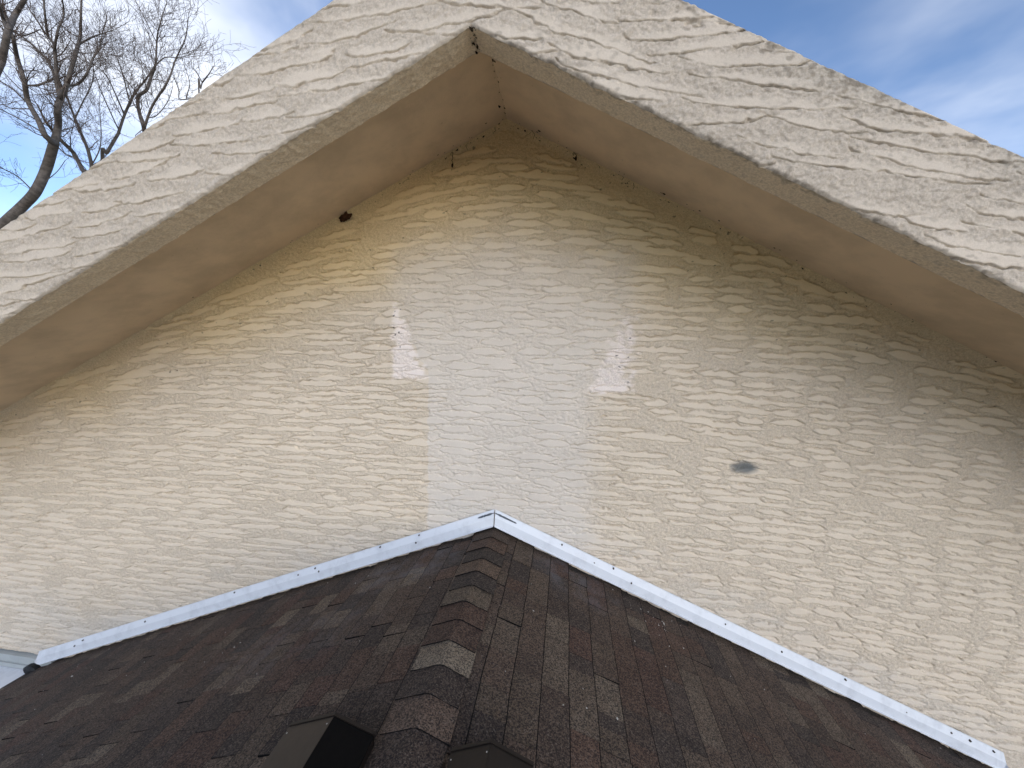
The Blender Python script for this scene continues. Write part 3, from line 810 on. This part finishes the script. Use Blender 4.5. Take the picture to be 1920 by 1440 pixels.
def debris():
    v, f = [], []
    r = random.Random(31)
    for k in range(120):
        if k < 24: sg = 1; x = r.gauss(1.17, .10); y = r.gauss(-.2, .07)
        elif k < 70: sg = -1; x = r.uniform(.3, 4.0); y = -r.uniform(.05, 1.5)
        else: sg = 1; x = r.uniform(.2, 3.2); y = -r.uniform(.05, 1.4)
        z = -.15-x*TB+.016
        c = Vector((sg*x, y, z)); s = r.uniform(.0025, .006)*(2.0 if r.random() < .06 else 1)
        e = Vector((r.uniform(-1, 1), r.uniform(-1, 1), 0)).normalized(); g = Vector((-e.y, e.x, 0)); w = s*r.uniform(.35, .8)
        e = e-Vector((0, 0, 1))*(sg*e.x*TB); g = g-Vector((0, 0, 1))*(sg*g.x*TB)
        b = len(v)
        v.extend([tuple(c+e*s), tuple(c+g*w), tuple(c-e*s), tuple(c-g*w), tuple(c+Vector((0, 0, s*.8))), tuple(c-Vector((0, 0, s*.5)))])
        for q in range(4): f.append((b+q, b+(q+1) % 4, b+4)); f.append((b+(q+1) % 4, b+q, b+5))
    o = pymesh('roof_grit', v, f, FLECK); tag(o, 'pale grit and bird droppings scattered on the shingles', 'grit', kind='stuff')
debris()

# ------------------------------------------------------------------ bare trees behind the house
def at(px, py, y):
    d = _f+_r*((px-960)/FPX)-_u*((py-720)/FPX)
    return CAM+d*((y-CAM.y)/d.y)
class Tubes:
    def __init__(s): s.v, s.f = [], []
    def chain(s, pts, rad, n):
        b = len(s.v); m = len(pts)
        for i, p in enumerate(pts):
            t = (pts[min(i+1, m-1)]-pts[max(i-1, 0)]).normalized()
            a = t.cross(Vector((.31, .87, .13))).normalized(); c = t.cross(a)
            for k in range(n):
                q = 2*math.pi*k/n; s.v.append(tuple(p+(a*math.cos(q)+c*math.sin(q))*rad[i]))
        for i in range(m-1):
            for k in range(n):
                s.f.append((b+i*n+k, b+i*n+(k+1) % n, b+(i+1)*n+(k+1) % n, b+(i+1)*n+k))
def smooth_path(pts, rad, sub=5):
    P, R = [], []
    n = len(pts)
    for i in range(n-1):
        p0, p1, p2, p3 = pts[max(i-1, 0)], pts[i], pts[i+1], pts[min(i+2, n-1)]
        for k in range(sub):
            t = k/sub
            P.append(.5*((2*p1)+(p2-p0)*t+(2*p0-5*p1+4*p2-p3)*t*t+(3*p1-p0-3*p2+p3)*t**3)); R.append(rad[i]*(1-t)+rad[i+1]*t)
    P.append(pts[-1]); R.append(rad[-1])
    return P, R
def twigs(T, r, p, d, L, rad, depth, wob=.17):
    n = max(3, int(L/.16)); pts = [p]; rads = [rad]
    q = p.copy(); dd = d.copy()
    for i in range(n):
        dd = (dd+Vector((r.gauss(0, wob), r.gauss(0, wob), r.gauss(0, wob)+.07))).normalized()
        q = q+dd*(L/n); pts.append(q.copy()); rads.append(max(.0032, rad*(1-.72*(i+1)/n)))
    T.chain(pts, rads, 5 if rad > .02 else 3)
    if depth <= 0: return
    for i in range(1, n+1):
        if r.random() < .78:
            for _ in range(1 if r.random() < .65 else 2):
                t = (pts[i]-pts[i-1]).normalized()
                sd_ = Vector((r.gauss(0, 1), r.gauss(0, 1), r.gauss(.25, .8)))
                sd_ = (sd_-t*sd_.dot(t)).normalized()
                nd = (t*r.uniform(.5, 1.0)+sd_*r.uniform(.5, .9)).normalized()
                twigs(T, r, pts[i], nd, L*r.uniform(.38, .66), max(.004, rads[i]*r.uniform(.45, .62)), depth-1, wob)
def tree(name, label, depth_y, trunk, limbs, seed, z=3.4286, dens=1.0, tl=(.7, 1.5), tdepth=2, base=-.35):
    r = random.Random(seed)
    W = depth_y
    k = (W-CAM.y)/FPX/z
    first = at(trunk[0][0]/z, trunk[0][1]/z, W)
    b0 = Vector((first.x+base, W, GZ-.1))
    root = empty(name, (b0.x, b0.y, GZ)); tag(root, label, 'tree', 'bare trees behind the house')
    org = Vector((b0.x, b0.y, GZ))
    def conv(path, yo=0, slim=.78):
        pts, rad = [], []
        for i, q in enumerate(path):
            yy = W+yo+(r.uniform(-.35, .35) if 0 < i < len(path)-1 else 0)
            pts.append(at(q[0]/z, q[1]/z, yy)-org); rad.append(q[2]*.5*k*slim)
        return pts, rad
    TT = Tubes()
    p, ra = conv(trunk)
    lowp = [b0-org, (b0-org)*.5+p[0]*.5+Vector((.1, 0, 0))]
    P, R = smooth_path(lowp+p, [ra[0]*1.5, ra[0]*1.15]+ra, 6)
    TT.chain(P, R, 12)
    pymesh('trunk', TT.v, TT.f, BARK, root, True)
    TW = Tubes()
    grown = [q for q in P[6:]]
    def img(q): a = project(q+org); return Vector((a[0], a[1]))
    for lp in limbs:
        p, ra = conv(lp)
        s0 = Vector((lp[0][0]/z, lp[0][1]/z)); near = min(grown, key=lambda q: (img(q)-s0).length)
        dy = near.y+org.y-W
        sw = r.uniform(-.9, .9)      # limbs wander in depth so that the crown is round, not flat
        p = [at(q[0]/z, q[1]/z, p[i].y+org.y+dy+sw*i/len(lp))-org for i, q in enumerate(lp)]
        if (img(near)-s0).length > 1.0: p = [near]+p; ra = [ra[0]]+ra
        else: p[0] = near.copy()
        P, R = smooth_path(p, ra, 5)
        grown += P
        LT = Tubes(); LT.chain(P, R, 8); pymesh('limb', LT.v, LT.f, BARK, root, True)
        for i in range(2, len(P)):
            f = i/len(P)
            if r.random() < (.30+.5*f)*dens:
                t = (P[i]-P[i-1]).normalized()
                sd_ = Vector((r.gauss(0, 1), r.gauss(0, 1), r.gauss(.3, .6))); sd_ = (sd_-t*sd_.dot(t)).normalized()
                twigs(TW, r, P[i], (t*.8+sd_*r.uniform(.5, 1)).normalized(), r.uniform(*tl), min(R[i]*.45, .02), tdepth)
        twigs(TW, r, P[-1], (P[-1]-P[-2]).normalized(), r.uniform(*tl), R[-1]*.9, tdepth)
    tag(pymesh('twigs', TW.v, TW.f, TWIG, root), kind='stuff')
    return root
tree('bare_tree', 'large bare tree with pale forked trunk at the left edge', 8.0,
     [(-260, 1760, 96), (-130, 1590, 90), (-20, 1480, 84), (70, 1395, 80), (150, 1320, 78), (230, 1230, 76), (300, 1080, 74), (350, 910, 66)],
     [[(350, 920, 58), (290, 870, 46), (250, 780, 42), (180, 650, 40), (155, 520, 36), (110, 370, 32), (85, 250, 26), (50, 150, 20), (20, 40, 14)],
      [(350, 920, 56), (375, 800, 50), (370, 700, 48), (395, 600, 44), (365, 480, 28), (350, 300, 22), (310, 230, 19), (290, 100, 15), (280, -20, 11)],
      [(390, 640, 42), (430, 540, 34), (490, 330, 27), (515, 240, 24), (520, 100, 17), (525, -20, 12)],
      [(380, 610, 30), (330, 430, 21), (250, 330, 17), (150, 240, 13), (60, 180, 10)],
      [(180, 550, 18), (250, 545, 16), (330, 510, 14), (360, 470, 10)],
      [(430, 550, 20), (500, 540, 18), (560, 470, 16), (600, 370, 14), (640, 310, 11), (660, 200, 7)],
      [(350, 330, 20), (370, 200, 16), (410, 100, 13), (400, -10, 9)],
      [(310, 240, 14), (250, 150, 12), (190, 60, 9), (160, -10, 7)],
      [(155, 640, 14), (80, 570, 11), (0, 520, 9), (-60, 480, 7)],
      [(515, 280, 14), (590, 240, 11), (660, 215, 8), (740, 190, 5)],
      [(270, 850, 12), (170, 790, 10), (60, 730, 8), (-20, 690, 6)],
      [(215, 1230, 12), (120, 1140, 10), (30, 1090, 8), (-40, 1070, 6)],
      [(240, 1210, 10), (300, 1160, 8), (370, 1100, 6), (420, 1030, 5)]],
     5, dens=.95, tl=(.5, 1.15), base=-2.6)
tree('bare_tree', 'leaning bare tree with a dark limb and pale limb right of the forked trunk', 9.5,
     [(640, 1260, 44), (590, 1170, 40), (530, 1090, 36)],
     [[(530, 1090, 36), (470, 980, 34), (400, 910, 30), (340, 840, 26), (290, 775, 18), (250, 690, 10)],
      [(590, 1090, 28), (570, 980, 26), (540, 900, 24), (490, 780, 20), (440, 650, 16), (415, 560, 11), (420, 440, 7)],
      [(480, 770, 12), (530, 660, 10), (590, 540, 8), (600, 430, 6)],
      [(590, 1060, 10), (640, 960, 9), (650, 850, 7), (640, 700, 5)]],
     8, dens=1.1, tl=(.6, 1.3))
tree('bare_tree', 'slender bare tree with upswept thin branches above the left rake', 10.5,
     [(660, 1060, 26), (690, 980, 24), (760, 860, 22)],
     [[(760, 860, 22), (800, 740, 20), (860, 610, 17), (930, 520, 13), (980, 450, 10), (1010, 390, 7)],
      [(800, 740, 12), (740, 600, 10), (680, 480, 8), (610, 420, 6)],
      [(830, 640, 10), (800, 520, 9), (770, 420, 7), (740, 350, 5)],
      [(770, 850, 10), (700, 700, 9), (640, 560, 7), (600, 440, 5)]],
     14, dens=1.2, tl=(.6, 1.4))
tree('bare_tree', 'twin stemmed bare tree nearest the sky gap over the left rake', 9.0,
     [(960, 960, 40), (940, 890, 36), (925, 820, 32)],
     [[(925, 820, 32), (890, 700, 28), (890, 620, 25), (940, 580, 22), (970, 500, 20), (1000, 410, 16), (1010, 240, 11), (1030, 150, 8), (1070, 20, 5)],
      [(930, 815, 22), (980, 680, 17), (1080, 520, 14), (1130, 380, 11), (1190, 250, 8), (1210, 120, 6)],
      [(1000, 420, 9), (1060, 370, 8), (1150, 370, 6), (1230, 350, 4)],
      [(1000, 260, 7), (950, 160, 6), (900, 60, 5), (860, -20, 4)],
      [(950, 760, 8), (1010, 740, 7), (1080, 650, 6), (1110, 560, 4)]],
     23, dens=1.15, tl=(.5, 1.15))
tree('bare_tree', 'small thin bare tree just above the rake edge', 12.0,
     [(1280, 620, 11), (1290, 570, 10), (1300, 530, 9)],
     [[(1300, 530, 11), (1340, 480, 8), (1370, 430, 5)], [(1300, 530, 9), (1260, 460, 7), (1230, 430, 5)], [(1160, 640, 9), (1150, 580, 8), (1120, 500, 6)], [(1200, 620, 8), (1220, 540, 6), (1200, 460, 4)]],
     31, dens=.9, tl=(.5, 1.0))
tree('bare_tree', 'dark thick limbed tree cut off by the top left corner', 6.0,
     [(-120, 640, 90), (-60, 520, 74), (10, 380, 60)],
     [[(10, 385, 58), (35, 280, 48), (55, 190, 44), (100, 90, 40), (150, 10, 34), (200, -80, 26)],
      [(50, 210, 30), (20, 120, 24), (0, 40, 20), (-20, -60, 16)],
      [(70, 190, 14), (140, 230, 11), (210, 210, 8), (260, 190, 6)]],
     41, dens=.5, tl=(.3, .7), base=-4.0)
